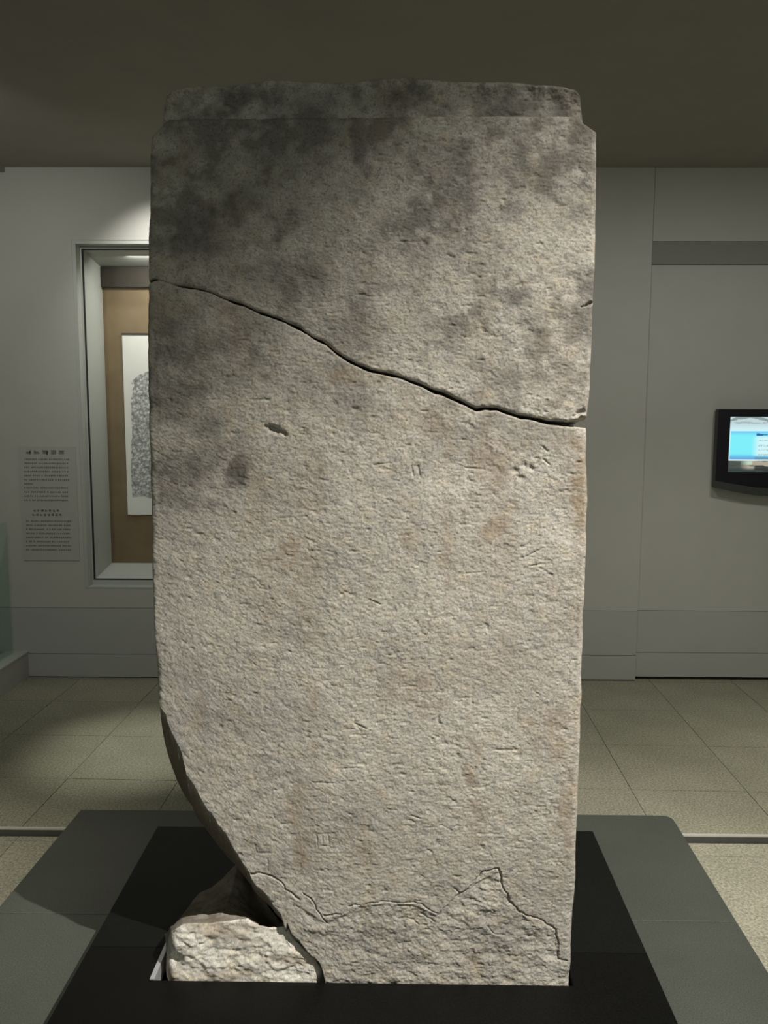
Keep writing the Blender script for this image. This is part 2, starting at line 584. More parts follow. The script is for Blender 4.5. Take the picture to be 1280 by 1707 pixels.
# the ink rubbing hanging in the case
Yp = Yk - .008
px0, pz1, pz0 = atY(208, 700, Yp).x, atY(230, 557, Yp).z, atY(230, 858, Yp).z
pw = .95
sheet = MB().box((px0, Yp, pz0), (px0 + pw, Yp + .007, pz1)).build('ink_rubbing', M['paper'])
tag(sheet, 'tall white paper sheet with a grey ink rubbing hanging in the display case', 'rubbing')
MB().box((px0 - .002, Yp - .005, pz1 - .004), (px0 + pw + .002, Yp + .006, pz1 + .006)).build('hanging_rod', M['dark_brown'], sheet)
# rubbed area: round-shouldered irregular outline
rl = atY(219, 740, Yp).x
rr = px0 + pw - (rl - px0)
rt, rb = atY(245, 622, Yp).z, atY(240, 832, Yp).z
rs = random.Random(3)
pts = []
for i in range(61):                                 # bottom, left to right
    t = i / 60
    pts.append((rl + .03 + (rr - rl - .06) * t, rb + rs.uniform(-.006, .008) + .02 * math.cos(t * 9)))
for i in range(1, 60):
    t = i / 60
    pts.append((rr + .008 * math.sin(t * 7) + rs.uniform(-.003, .003) - .05 * max(0, t - .85) / .15, rb + (rt - rb) * t * .93))
for i in range(61):
    a_ = math.pi * i / 60
    pts.append(((rl + rr) / 2 + math.cos(a_) * (rr - rl) / 2 * .97, rt - .07 + (.07 + .05) * math.sin(a_) + rs.uniform(-.003, .003)))
for i in range(59, 0, -1):
    t = i / 60
    pts.append((rl - .008 * math.sin(t * 7) + rs.uniform(-.003, .003) + .04 * max(0, t - .85) / .15, rb + (rt - rb) * t * .93))
ik = MB().prism_y(pts, Yp - .0012, Yp - .0002).build('ink_print', M['rubbing'], sheet)

# ------------------------------------------------------------------ wall text board
yb_ = Y_WALL
tb = empty('text_board', (atY(80, 930, yb_).x, yb_, atY(80, 935, yb_).z))
tag(tb, 'grey printed text board with a bold heading on the wall beside the display case', 'sign')
c0, c1, c2, c3 = atY(33, 744, yb_), atY(131, 744, yb_), atY(131, 934, yb_), atY(40, 934, yb_)
bx0, bx1, bz0, bz1 = atY(36, 840, yb_).x, atY(130, 840, yb_).x, c2.z, c0.z
MB().box((bx0, yb_ - .006, bz0), (bx1, yb_, bz1)).build('board', M['panel'], tb)
MM = (atY(200, 800, yb_).x - atY(100, 800, yb_).x) / 100           # metres per photo pixel at the wall


def text_rows(name, rows, seed):
    """rows: (px_left, px_right, py, height_px, heavy) of worn print"""
    r = random.Random(seed)
    m = MB()
    yy0, yy1 = yb_ - .0072, yb_ - .0058
    for (xa, xb, py, hp, heavy) in rows:
        z = atY((xa + xb) / 2, py, yb_).z
        x, xe = atY(xa, py, yb_).x, atY(xb, py, yb_).x
        hh = hp * MM
        while x < xe - .004:
            w = hh * (1.62 if hp > 6 else 1.25 if heavy else .9)
            # a character: a few strokes in its square
            for k in range(r.choice((2, 3))):
                zz = z + hh * (-.42 + .84 * (k + r.uniform(.1, .5)) / 3)
                m.box((x + w * r.uniform(0, .15), yy0, zz), (x + w * r.uniform(.6, .9), yy1, zz + hh * (.24 if heavy else .12)))
            for k in range(r.choice((1, 2, 2))):
                xx = x + w * r.uniform(.08, .7)
                m.box((xx, yy0 - .0003, z - hh * r.uniform(.3, .5)), (xx + hh * (.24 if heavy else .16), yy1, z + hh * r.uniform(.25, .5)))
            x += w * (1.18 if heavy else 1.05)
            if not heavy and r.random() < .13: x += hh * .6
    return m.build(name, M['ink_print'], tb)


text_rows('heading', [(43, 113, 754, 7.2, True)], 1)
rows = [(41, 115 if i != 6 else 58, 765.2 + 6.85 * i, 3.3, False) for i in range(11)]
text_rows('paragraph', rows, 2)
text_rows('subheading', [(56, 102, 851, 4.4, True), (54, 105, 858, 4.4, True)], 4)
text_rows('paragraph', [(44, 119, 868.5 + 6.8 * i, 3.2, False) for i in range(8)], 5)

# ------------------------------------------------------------------ glass balustrade at the far left
rx1 = atZ(47, 1130, 0).x
ztop = atY(47, 1085.5, Y_WALL - .01).z
bal = empty('glass_balustrade', (rx1 - .06, 4.2, 0))
tag(bal, 'greenish glass balustrade on a low pale curb running out from the wall', 'balustrade')
MB().box((rx1 - .13, 2.6, 0), (rx1, Y_WALL, ztop - .012)).build('curb', M['wall_low'], bal)
MB().box((rx1 - .134, 2.6, ztop - .012), (rx1 + .003, Y_WALL, ztop)).build('curb_cap', M['rail_stone'], bal, .002)
gxx = rx1 - .066
zgl = atY(22, 872, Y_WALL - .1).z
MB().box((gxx - .006, 3.95, ztop - .002), (gxx + .006, Y_WALL - .07, zgl)).build('glass_pane', M['glass'], bal, .002)
MB().box((gxx - .006, 2.62, ztop - .002), (gxx + .006, 3.93, zgl)).build('glass_pane', M['glass'], bal, .002)

# ------------------------------------------------------------------ television on the recessed wall
Yt = Y_N - .065
tl, bl = atY(1197, 682, Yt), atY(1192.5, 801, Yt)
tv_w = .735
tx0, tx1 = atY(1195, 740, Yt).x, atY(1195, 740, Yt).x + tv_w
tz1, tz0 = tl.z, bl.z
tv = empty('television', ((tx0 + tx1) / 2, Y_N, tz0))
tag(tv, 'black flat television showing a blue picture on the recessed wall', 'television')
sag1, sag2 = .045, .05


def arc(za, sag, n=20):
    return [(tx0 + tv_w * i / n, za - sag * math.sin(math.pi * i / n)) for i in range(n + 1)]


lo1 = arc(tz0, sag1)
lo2 = arc(tz0 - .042, sag2)
sx0, sx1 = atY(1215.5, 740, Yt).x, 0
sz1, sz0 = atY(1240, 695, Yt).z, atY(1240, 787, Yt).z
sx1 = tx1 - (sx0 - tx0)
m = MB()
m.prism_y(lo1 + [(tx1, tz1), (tx0, tz1)], Yt + .006, Yt + .05)
m.build('housing', M['black_plastic'], tv, .003)
m = MB()
m.box((tx0, Yt, sz0), (sx0, Yt + .008, tz1))
m.box((sx1, Yt, sz0), (tx1, Yt + .008, tz1))
m.box((sx0, Yt, sz1), (sx1, Yt + .008, tz1))
m.prism_y(lo1 + [(tx1, sz0), (tx0, sz0)], Yt, Yt + .008)
m.build('bezel', M['black_plastic'], tv)
m = MB()
m.prism_y(lo2 + list(reversed(lo1)), Yt - .004, Yt + .05)
m.build('speaker_strip', M['grey_plastic'], tv)
MB().box((tx0 + .22, Yt + .05, tz0 + .06), (tx1 - .22, Y_N, tz1 - .06)).build('wall_mount', M['black_plastic'], tv)
# picture
nu, nv = 200, 116
u, v = np.meshgrid(np.linspace(0, 1, nu), np.linspace(0, 1, nv))
rgb = np.zeros((nv, nu, 3))


def paint(mask, col):
    mk = np.clip(mask, 0, 1)[..., None]
    rgb[:] = rgb * (1 - mk) + np.array(col) * mk


sm = lambda x, a, b: np.clip((x - a) / (b - a), 0, 1)
paint(np.ones_like(u), (.055, .075, .075))
paint(v < .77, (.66, .95, 1.0))
wv = fbm(u * 3, v * 9, 2.0, 4, 31)
paint(sm(.25 - v, 0, .12) * .9, (.55, .68, .70))
paint((np.abs(v - .07 + .05 * np.sin(u * 9) - .03 * wv) < .022) * .75, (.17, .22, .21))
paint(((np.abs(v - .12 + .02 * wv) < .02) & (wv > 0)) * .5, (.25, .33, .33))
pan = (u > .02) & (u < .98) & (v > .266) & (v < .763)
paint(pan, (.22, .90, 1.0))
paint(pan * sm(.34 - v, 0, .08) * .8, (.16, .48, .90))
paint(pan * sm(v, .66, .77), (.08, .24, .72))
paint(pan * (sm(u, .22, .30) * sm(v, .33, .38) * sm(.72 - v, 0, .04)) * .9, (.72, .98, 1.0))
paint((pan & (np.abs(v - .325 - .05 * (u - .32)) < .022 * sm(.40 - u, 0, .12)) & (u > .265)) * .95, (.02, .10, .38))
for vv in (.425, .515, .60, .685):                   # blurred lines of small caption print
    tn = vnoise(u * 150, v * 80 + vv * 50, 8)
    paint(((np.abs(v - vv) < .016) & (u > .29) & (u < .62 + .1 * math.sin(vv * 40)) & (tn > -.1)) * .55, (.20, .34, .38))
paint(pan * (u > .26) * sm(v, .70, .76) * .8, (.10, .20, .19))
paint((v > .766) & (v < .788) & (u < .98), (.85, 1.0, .98))
paint((v >= .788) * sm(wv + u * 1.2, .1, .4) * .9 * sm(.95 - v, 0, .05), (.50, .44, .33))
paint((v >= .80) & (v < .86) & (u > .13) & (u < .24), (.55, .68, .55))
paint(((v > .86) & (wv < -.05)) * .8, (.03, .035, .03))
paint((v > .79) * sm(.20 - u, 0, .08) * .9, (.035, .055, .052))
ex = .004
V = np.stack([sx0 - ex + u * (sx1 - sx0 + 2 * ex), np.full_like(u, Yt + .004), sz1 + ex - v * (sz1 - sz0 + 2 * ex)], -1).reshape(-1, 3)
idx = np.arange(nu * nv).reshape(nv, nu)
Q = np.stack([idx[1:, :-1], idx[1:, 1:], idx[:-1, 1:], idx[:-1, :-1]], -1).reshape(-1, 4)


def fast_mesh(name, V, Q, extra=None):
    me = bpy.data.meshes.new(name)
    V = np.ascontiguousarray(V, dtype=np.float32)
    Q = np.ascontiguousarray(Q, dtype=np.int32)
    loops = Q.ravel()
    starts = np.arange(len(Q), dtype=np.int32) * Q.shape[1]
    tot = np.full(len(Q), Q.shape[1], dtype=np.int32)
    for f in (extra or []):
        starts = np.append(starts, len(loops)).astype(np.int32)
        tot = np.append(tot, len(f)).astype(np.int32)
        loops = np.concatenate([loops, np.asarray(f, dtype=np.int32)])
    me.vertices.add(len(V))
    me.vertices.foreach_set('co', V.ravel())
    me.loops.add(len(loops))
    me.loops.foreach_set('vertex_index', loops.astype(np.int32))
    me.polygons.add(len(starts))
    me.polygons.foreach_set('loop_start', starts)
    me.polygons.foreach_set('loop_total', tot)
    me.update(calc_edges=True)
    me.validate()
    return me


me = fast_mesh('screen', V, Q)
at_ = me.attributes.new('picture', 'FLOAT_COLOR', 'POINT')
at_.data.foreach_set('color', np.concatenate([rgb.reshape(-1, 3), np.ones((nu * nv, 1))], 1).astype(np.float32).ravel())
m_, nt, bs = mat_nodes('television_picture')
an = nt.nodes.new('ShaderNodeAttribute')
an.attribute_name = 'picture'
nt.links.new(an.outputs['Color'], bs.inputs['Emission Color'])
bs.inputs['Emission Strength'].default_value = 0.95
bs.inputs['Base Color'].default_value = (.01, .01, .01, 1)
bs.inputs['Roughness'].default_value = .3
me.materials.append(m_)
so = bpy.data.objects.new('screen', me)
link(so, tv)
so.matrix_parent_inverse = Matrix.Translation(tv.location).inverted()
so['label'] = 'lit blue picture on the screen'

# ------------------------------------------------------------------ plinth
pr = [atZ(135, 1349, Z_RING), atZ(1118, 1359, Z_RING)]
rx0, rx1_ = pr[0].x, pr[1].x
ryb = .5 * (pr[0].y + pr[1].y)
yj = atZ(1160, 1536, Z_RING).y
ryf = 1.05
plinth = empty('stele_plinth', ((rx0 + rx1_) / 2, 2.1, -.022))
tag(plinth, 'stepped black and dark grey granite plinth under the tall broken stone slab', 'plinth')
# side edges follow the photograph's slight skew
sl = (atZ(0, 1510, Z_RING).x - rx0) / (atZ(0, 1510, Z_RING).y - ryb)
sr = (atZ(1280, 1620, Z_RING).x - rx1_) / (atZ(1280, 1620, Z_RING).y - ryb)
xl_at = lambda y: rx0 + sl * (y - ryb)
xr_at = lambda y: rx1_ + sr * (y - ryb)
cr = .035
cpts = [(xr_at(ryb) - cr + cr * math.cos(a_), ryb - cr + cr * math.sin(a_)) for a_ in [math.pi / 2 * k / 6 for k in range(7)]]
MB().prism_z([(xl_at(yj), yj + .0012), (xr_at(yj), yj + .0012)] + cpts + [(xl_at(ryb), pr[0].y)], -.022, Z_RING).build('granite_slab', M['ring'], plinth, .003)
MB().prism_z([(xl_at(ryf), ryf), (xr_at(ryf), ryf), (xr_at(yj), yj - .0012), (xl_at(yj), yj - .0012)], -.022, Z_RING).build('granite_slab', M['ring'], plinth, .003)

bk = [atZ(262, 1379, Z_BLOCK), atZ(987, 1384, Z_BLOCK)]
byb = .5 * (bk[0].y + bk[1].y)
bx_l, bx_r = bk[0].x, bk[1].x
bsl = (atZ(78, 1707, Z_BLOCK).x - bx_l) / (atZ(78, 1707, Z_BLOCK).y - byb)
bsr = (atZ(1130, 1707, Z_BLOCK).x - bx_r) / (atZ(1130, 1707, Z_BLOCK).y - byb)
bl_at = lambda y: bx_l + bsl * (y - byb)
br_at = lambda y: bx_r + bsr * (y - byb)
byj = .5 * (atZ(220, 1581, Z_BLOCK).y + atZ(1010, 1586, Z_BLOCK).y)
byf = 1.42
slx0 = atZ(254, 1637, Z_BLOCK).x
slx1 = atY(951, 1639, Y_STONE).x + .012
sly0, sly1 = Y_STONE - .004, Y_STONE + T_STONE + .006
def block(y0, y1, left, right, mat):
    xl0, xl1 = (bl_at(y0), bl_at(y1)) if left is None else (left, left)
    xr0, xr1 = (br_at(y0), br_at(y1)) if right is None else (right, right)
    MB().prism_z([(xl0, y0), (xr0, y0), (xr1, y1), (xl1, y1)], Z_RING - .001, Z_BLOCK).build('black_block', mat, plinth)


block(byf, sly0, None, None, M['block_front'])
block(sly0, byj - .001, None, slx0, M['block_front'])
block(sly0, byj - .001, slx1, None, M['block_front'])
block(byj + .001, sly1, None, slx0 + .03, M['block'])
block(byj + .001, sly1, slx1, None, M['block'])
block(sly1, byb, None, None, M['block'])
MB().box((slx0 + .001, sly0 + .001, Z_RING - .001), (slx1 - .001, sly1 - .001, Z_SLOT)).build('slot_floor', M['block'], plinth)
st = MB().prism_z([(slx0 - .009, sly0 + .001), (slx0 + .003, sly0 + .001), (slx0 + .003, sly0 + .165), (slx0 - .009, sly0 + .165)], Z_SLOT, Z_BLOCK + .004)
st.build('steel_strip', M['steel'], plinth, .001)['label'] = 'narrow bright steel edging strip'

# ------------------------------------------------------------------ the stele
def front(pts, Y=None):
    a_ = np.array([[*atY(x, y, Y or Y_STONE)] for x, y in pts])
    return a_[:, 0], a_[:, 2]


def curve_z(pts, Y=None):                            # z as a function of x
    x, z = front(pts, Y)
    o = np.argsort(x)
    return lambda q: np.interp(q, x[o], z[o])


def curve_x(pts):                                    # x as a function of z
    x, z = front(pts)
    o = np.argsort(z)
    return lambda q: np.interp(q, z[o], x[o])


CRACK = [(240, 473), (246, 470), (258, 466), (275, 472), (295, 479), (318, 482), (340, 487), (365, 497), (385, 506), (400, 510), (430, 524),
         (450, 530), (470, 538), (500, 552), (522, 567), (540, 575), (560, 592), (580, 604), (600, 614), (620, 622), (640, 625), (665, 631), (700, 644),
         (725, 656), (740, 660), (780, 678), (797, 686), (812, 684), (832, 685), (850, 692), (870, 698), (895, 702), (920, 708), (950, 711), (977, 713), (990, 714)]
GAPS = [(240, 2), (260, 1.5), (300, 3), (340, 4), (400, 5), (450, 6), (520, 7), (600, 7), (660, 6), (740, 8), (800, 5), (850, 6.5), (920, 7.5), (955, 8), (966, 10), (972, 13), (978, 15), (990, 15)]
crack_lo = curve_z(CRACK)
gp = np.array(GAPS)
CRACK_UP = [(x, y - np.interp(x, gp[:, 0], gp[:, 1])) for x, y in CRACK]
crack_hi = curve_z(CRACK_UP)
LEFT = [(249, 200), (249, 218), (247, 330), (246, 400), (245, 470), (245, 560), (246, 700), (249, 800), (251, 880), (252, 960), (255, 1050), (259, 1100), (262, 1150), (262, 1180), (263, 1400), (264, 1700)]
RIGHT = [(994, 200), (995, 225), (996, 280), (994, 400), (991, 480), (990, 510), (988, 560), (985, 620), (983, 660), (980, 690), (978, 713), (980, 760), (980, 850),
         (977, 940), (975, 1000), (972, 1100), (969, 1200), (966, 1280), (964, 1350), (961, 1430), (958, 1500), (954, 1570), (950, 1638), (948, 1700)]
xl_f, xr_f = curve_x(LEFT), curve_x(RIGHT)
TOP = [(240, 222), (249, 217), (256, 208), (264, 200), (272, 196), (400, 196), (600, 194), (800, 192), (960, 192), (972, 196), (980, 205), (990, 213), (1000, 220)]
top_f = curve_z(TOP)
FRAC = [(240, 1110), (258, 1150), (262, 1180), (272, 1192), (277, 1210), (290, 1235), (297, 1247), (303, 1262), (306, 1272), (311, 1292), (325, 1312), (334, 1330), (345, 1348), (358, 1362), (366, 1378),
        (377, 1390), (388, 1410), (399, 1427), (411, 1446), (419, 1457), (420, 1464), (429, 1477), (441, 1487), (449, 1494), (459, 1511), (473, 1526), (483, 1538), (479, 1545), (481, 1551), (492, 1560),
        (503, 1570), (512, 1583), (524, 1596), (536, 1606), (543, 1620), (547, 1634), (549, 1665)]
frac_f = curve_z(FRAC)
x_fr_end = atY(549, 1640, Y_STONE).x
Y_BACK = Y_STONE + T_STONE
fb = np.array([[*atY(x, y, Y_BACK)] for x, y in ((300, 1318), (312, 1333), (345, 1371), (372, 1405), (400, 1436))])
fbx = np.concatenate([fb[:, 0], [-.33, -.26, x_fr_end - .01, x_fr_end + .2]])
fbz = np.concatenate([fb[:, 2], [.27, .22, Z_SLOT, Z_SLOT]])
back_f = lambda q: np.interp(q, fbx, fbz)

# carving raster: depth in metres pushed into the front face
RX0, RX1, RZ0, RZ1, RES = -.72, .60, .10, 2.50, .0010
rnx, rnz = int((RX1 - RX0) / RES), int((RZ1 - RZ0) / RES)
RD = np.zeros((rnz, rnx), dtype=np.float32)             # worn strokes
RC = np.zeros((rnz, rnx), dtype=np.float32)             # cracks and holes


def seg(x0, z0, x1, z1, w, depth, R_=None):
    R_ = RD if R_ is None else R_
    pad = 3 * w
    i0, i1 = int((min(x0, x1) - pad - RX0) / RES), int((max(x0, x1) + pad - RX0) / RES) + 1
    j0, j1 = int((min(z0, z1) - pad - RZ0) / RES), int((max(z0, z1) + pad - RZ0) / RES) + 1
    i0, j0, i1, j1 = max(i0, 0), max(j0, 0), min(i1, rnx), min(j1, rnz)
    if i1 <= i0 or j1 <= j0: return
    X = RX0 + (np.arange(i0, i1) + .5) * RES
    Z = RZ0 + (np.arange(j0, j1) + .5) * RES
    X, Z = np.meshgrid(X, Z)
    dx, dz = x1 - x0, z1 - z0
    t = np.clip(((X - x0) * dx + (Z - z0) * dz) / max(dx * dx + dz * dz, 1e-9), 0, 1)
    dd = (X - x0 - t * dx) ** 2 + (Z - z0 - t * dz) ** 2
    R_[j0:j1, i0:i1] = np.maximum(R_[j0:j1, i0:i1], depth * np.exp(-dd / (w * w)))


def pseg(pts, w, depth, R_=None):
    q = [atY(x, y, Y_STONE) for x, y in pts]
    for a_, b_ in zip(q, q[1:]):
        seg(a_.x, a_.z, b_.x, b_.z, w, depth, R_)


# weathered characters in vertical columns, most strokes nearly gone
cr_ = random.Random(11)
col_x = np.linspace(-.50, .40, 10)
for cx in col_x:
    z = 1.70
    while z > .40:
        wear = cr_.random()
        s_ = .028
        if wear > .22 and z < float(crack_lo(cx)) - .05:
            n_ = cr_.choice((3, 4, 5, 6))
            dep = .0004 + .0012 * (wear - .2)
            for k in range(n_):
                kind = cr_.random()
                ax, az = cx + cr_.uniform(-s_, s_ * .3), z + cr_.uniform(-s_, s_)
                if kind < .5:
                    seg(ax, az, ax + cr_.uniform(.015, .04), az + cr_.uniform(-.002, .004), .0022, dep)
                elif kind < .8:
                    seg(ax, az, ax + cr_.uniform(-.003, .003), az - cr_.uniform(.012, .035), .0022, dep * .9)
                else:
                    seg(ax, az, ax + cr_.choice((-1, 1)) * cr_.uniform(.008, .02), az - cr_.uniform(.008, .02), .0022, dep)
        z -= .084
# a few strokes that still read clearly
pseg([(424, 1406), (427, 1422), (458, 1421)], .0022, .0028)
pseg([(424, 1390), (455, 1386)], .002, .0018)
pseg([(446, 1432), (446, 1450)], .002, .0018)
for x in (528, 537, 547):
    pseg([(x, 1394), (x + 1, 1412)], .002, .0026)
pseg([(512, 1392), (556, 1390)], .002, .0016)
for x in (686, 697):
    pseg([(x, 778), (x + 3, 794)], .0022, .0030)
pseg([(622, 776), (650, 772)], .002, .0024)
for q in ([(524, 822), (524, 836)], [(548, 822), (548, 838)], [(775, 780), (806, 782)], [(778, 795), (778, 812)], [(800, 792), (801, 812)],
          [(790, 826), (800, 826)], [(788, 836), (803, 837)], [(467, 864), (488, 862)], [(522, 1304), (560, 1306)], [(575, 1281), (600, 1280)],
          [(736, 1375), (752, 1384)], [(590, 1206), (610, 1215)], [(536, 1013), (549, 1022)], [(878, 928), (905, 914)], [(884, 944), (908, 940)],
          [(776, 957), (808, 953)], [(686, 1360), (700, 1364)], [(720, 1264), (732, 1266)], [(622, 1002), (634, 1008)], [(650, 862), (656, 864)],
          [(905, 765), (915, 774)], [(905, 745), (912, 752)], [(822, 823), (834, 834)], [(848, 836), (856, 842)], [(745, 424), (758, 430)], [(848, 558), (856, 554)]):
    pseg(q, .0022, .0034)
# cracks near the foot
CR = [[(419, 1457), (433, 1456), (450, 1461), (463, 1466), (472, 1474), (476, 1482), (485, 1487), (490, 1493), (497, 1500)],
      [(505, 1490), (517, 1497), (526, 1511), (530, 1522), (537, 1530), (545, 1540)],
      [(540, 1527), (553, 1526), (568, 1524)], [(582, 1512), (600, 1508)], [(610, 1507), (625, 1506), (640, 1503), (660, 1504), (672, 1506), (690, 1505), (702, 1509), (715, 1517), (727, 1524)],
      [(700, 1526), (714, 1532), (724, 1540)], [(757, 1482), (770, 1490), (778, 1484), (792, 1470)],
      [(792, 1469), (805, 1455), (818, 1450), (832, 1448), (835, 1458), (834, 1472), (837, 1482), (846, 1491), (848, 1503), (855, 1508), (868, 1522), (879, 1530), (895, 1531), (906, 1538), (926, 1550), (929, 1566), (929, 1584), (933, 1602), (944, 1602)],
      [(667, 1534), (678, 1531), (690, 1536), (698, 1543)], [(812, 1544), (818, 1553), (830, 1559), (842, 1560)]]
for q in CR[:1] + CR[1:2] + CR[7:8]:
    pseg(q, .0016, .010, RC)
for q in CR[2:7]:
    pseg(q, .0014, .0055, RC)
for q in CR[8:]:
    pseg(q, .0014, .003, RC)
# natural holes
pseg([(441, 712), (450, 713)], .0035, .012, RC)
pseg([(450, 714), (462, 718)], .0062, .022, RC)
pseg([(462, 717), (474, 723)], .0040, .014, RC)
pseg([(969, 512), (978, 509)], .0018, .008, RC)
pseg([(977, 509), (986, 505)], .0032, .014, RC)
pseg([(956, 694), (966, 690)], .0035, .006, RC)
pseg([(964, 690), (972, 686)], .0060, .011, RC)
pseg([(968, 698), (976, 700)], .0050, .010, RC)
for x, y, w, dp in ((858, 784, .006, .005), (872, 776, .006, .004), (884, 780, .005, .005), (866, 796, .006, .004), (590, 683, .006, .004), (556, 672, .005, .003), (870, 545, .016, .004), (890, 560, .012, .003), (403, 798, .010, .003)):
    pseg([(x, y), (x + 3, y)], w, dp, RC)
# spalled foot below the cracks
spall = curve_z([(240, 1500), (480, 1500), (545, 1540), (568, 1527), (600, 1511), (640, 1506), (690, 1508), (727, 1526), (760, 1492), (792, 1472), (832, 1452), (838, 1485), (850, 1505), (880, 1533), (926, 1553), (932, 1605), (1000, 1660)])


def sample(R_, x, z):
    i = np.clip(((x - RX0) / RES).astype(int), 0, rnx - 1)
    j = np.clip(((z - RZ0) / RES).astype(int), 0, rnz - 1)
    return R_[j, i]


def blobs(x, z, lst):
    s_ = np.zeros_like(x)
    for (px, py, rxp, ryp, k) in lst:
        c = atY(px, py, Y_STONE)
        mm = (atY(px + 10, py, Y_STONE).x - c.x) / 10
        d2 = ((x - c.x) / (rxp * mm)) ** 2 + ((z - c.z) / (ryp * mm)) ** 2
        s_ = np.maximum(s_, k * np.clip(1.35 - d2, 0, 1))
    return s_


DARK = [(300, 250, 70, 60, .5), (400, 345, 60, 45, .85), (445, 385, 45, 40, .8), (330, 400, 60, 50, .7), (590, 240, 70, 50, .5), (540, 330, 80, 60, .45), (295, 165, 30, 26, .85), (375, 172, 22, 20, .9), (520, 158, 60, 22, .6), (660, 162, 60, 20, .45), (800, 160, 30, 16, .7), (892, 158, 26, 20, .75), (926, 165, 14, 12, .6), (440, 160, 50, 14, .5), (640, 330, 90, 50, .35),
        (700, 270, 60, 40, .4), (780, 420, 60, 40, .5), (640, 440, 100, 60, .6), (480, 460, 100, 60, .7), (520, 400, 90, 60, .6), (700, 520, 80, 50, .45), (600, 540, 70, 40, .5), (830, 300, 60, 40, .4), (900, 330, 40, 30, .4), (420, 300, 120, 70, .55), (630, 590, 80, 30, .35), (300, 620, 70, 120, .7), (400, 600, 90, 80, .62), (500, 640, 60, 40, .5), (350, 740, 70, 60, .7), (300, 790, 55, 70, .75),
        (400, 790, 25, 40, .9), (330, 850, 50, 14, .6), (470, 620, 60, 50, .5), (590, 690, 60, 40, .4), (540, 600, 40, 30, .3), (960, 350, 25, 40, .45), (870, 545, 50, 35, .5), (930, 590, 40, 30, .25),
        (500, 1060, 30, 20, .25), (640, 1580, 110, 45, .35), (830, 1560, 70, 60, .35), (510, 1210, 20, 30, .25), (610, 1340, 30, 30, .25), (520, 1420, 40, 40, .25)]
OCHRE = [(780, 1270, 17, 65, .55), (790, 1370, 22, 60, .40), (895, 1235, 14, 50, .35), (940, 1230, 26, 60, .40), (485, 930, 22, 40, .5), (690, 1160, 50, 45, .35), (830, 880, 30, 24, .5), (970, 830, 14, 90, .6), (820, 770, 40, 60, .35),
         (600, 630, 50, 20, .4), (700, 700, 60, 40, .3), (945, 1350, 16, 120, .45), (510, 1420, 14, 40, .35), (500, 1340, 18, 50, .3), (690, 900, 24, 30, .25), (610, 1395, 12, 40, .35), (965, 730, 14, 20, .5), (280, 500, 40, 30, .3), (330, 1190, 14, 40, .35),
         (750, 930, 12, 60, .3), (640, 1440, 40, 60, .2), (840, 1480, 25, 30, .3), (305, 270, 20, 30, .3), (680, 1110, 30, 30, .25)]


def relief(x, z, seed, rough=1.0):
    """height of the weathered face, metres, positive towards the viewer"""
    h = .0050 * fbm(x, z, 3.2, 3, seed)
    h += .0022 * rough * fbm(x, z * 1.1, 15, 3, seed + 20)
    h += .0011 * rough * fbm(x, z * 1.3, 62, 2, seed + 40, .6)
    h += .0010 * rough * fbm(x, z * 1.45, 150, 2, seed + 50, .75)
    p_ = fbm(x * .8, z * 1.3, 60, 2, seed + 60)
    h -= .0016 * rough * np.clip(p_ - .45, 0, 1) / .3
    return h


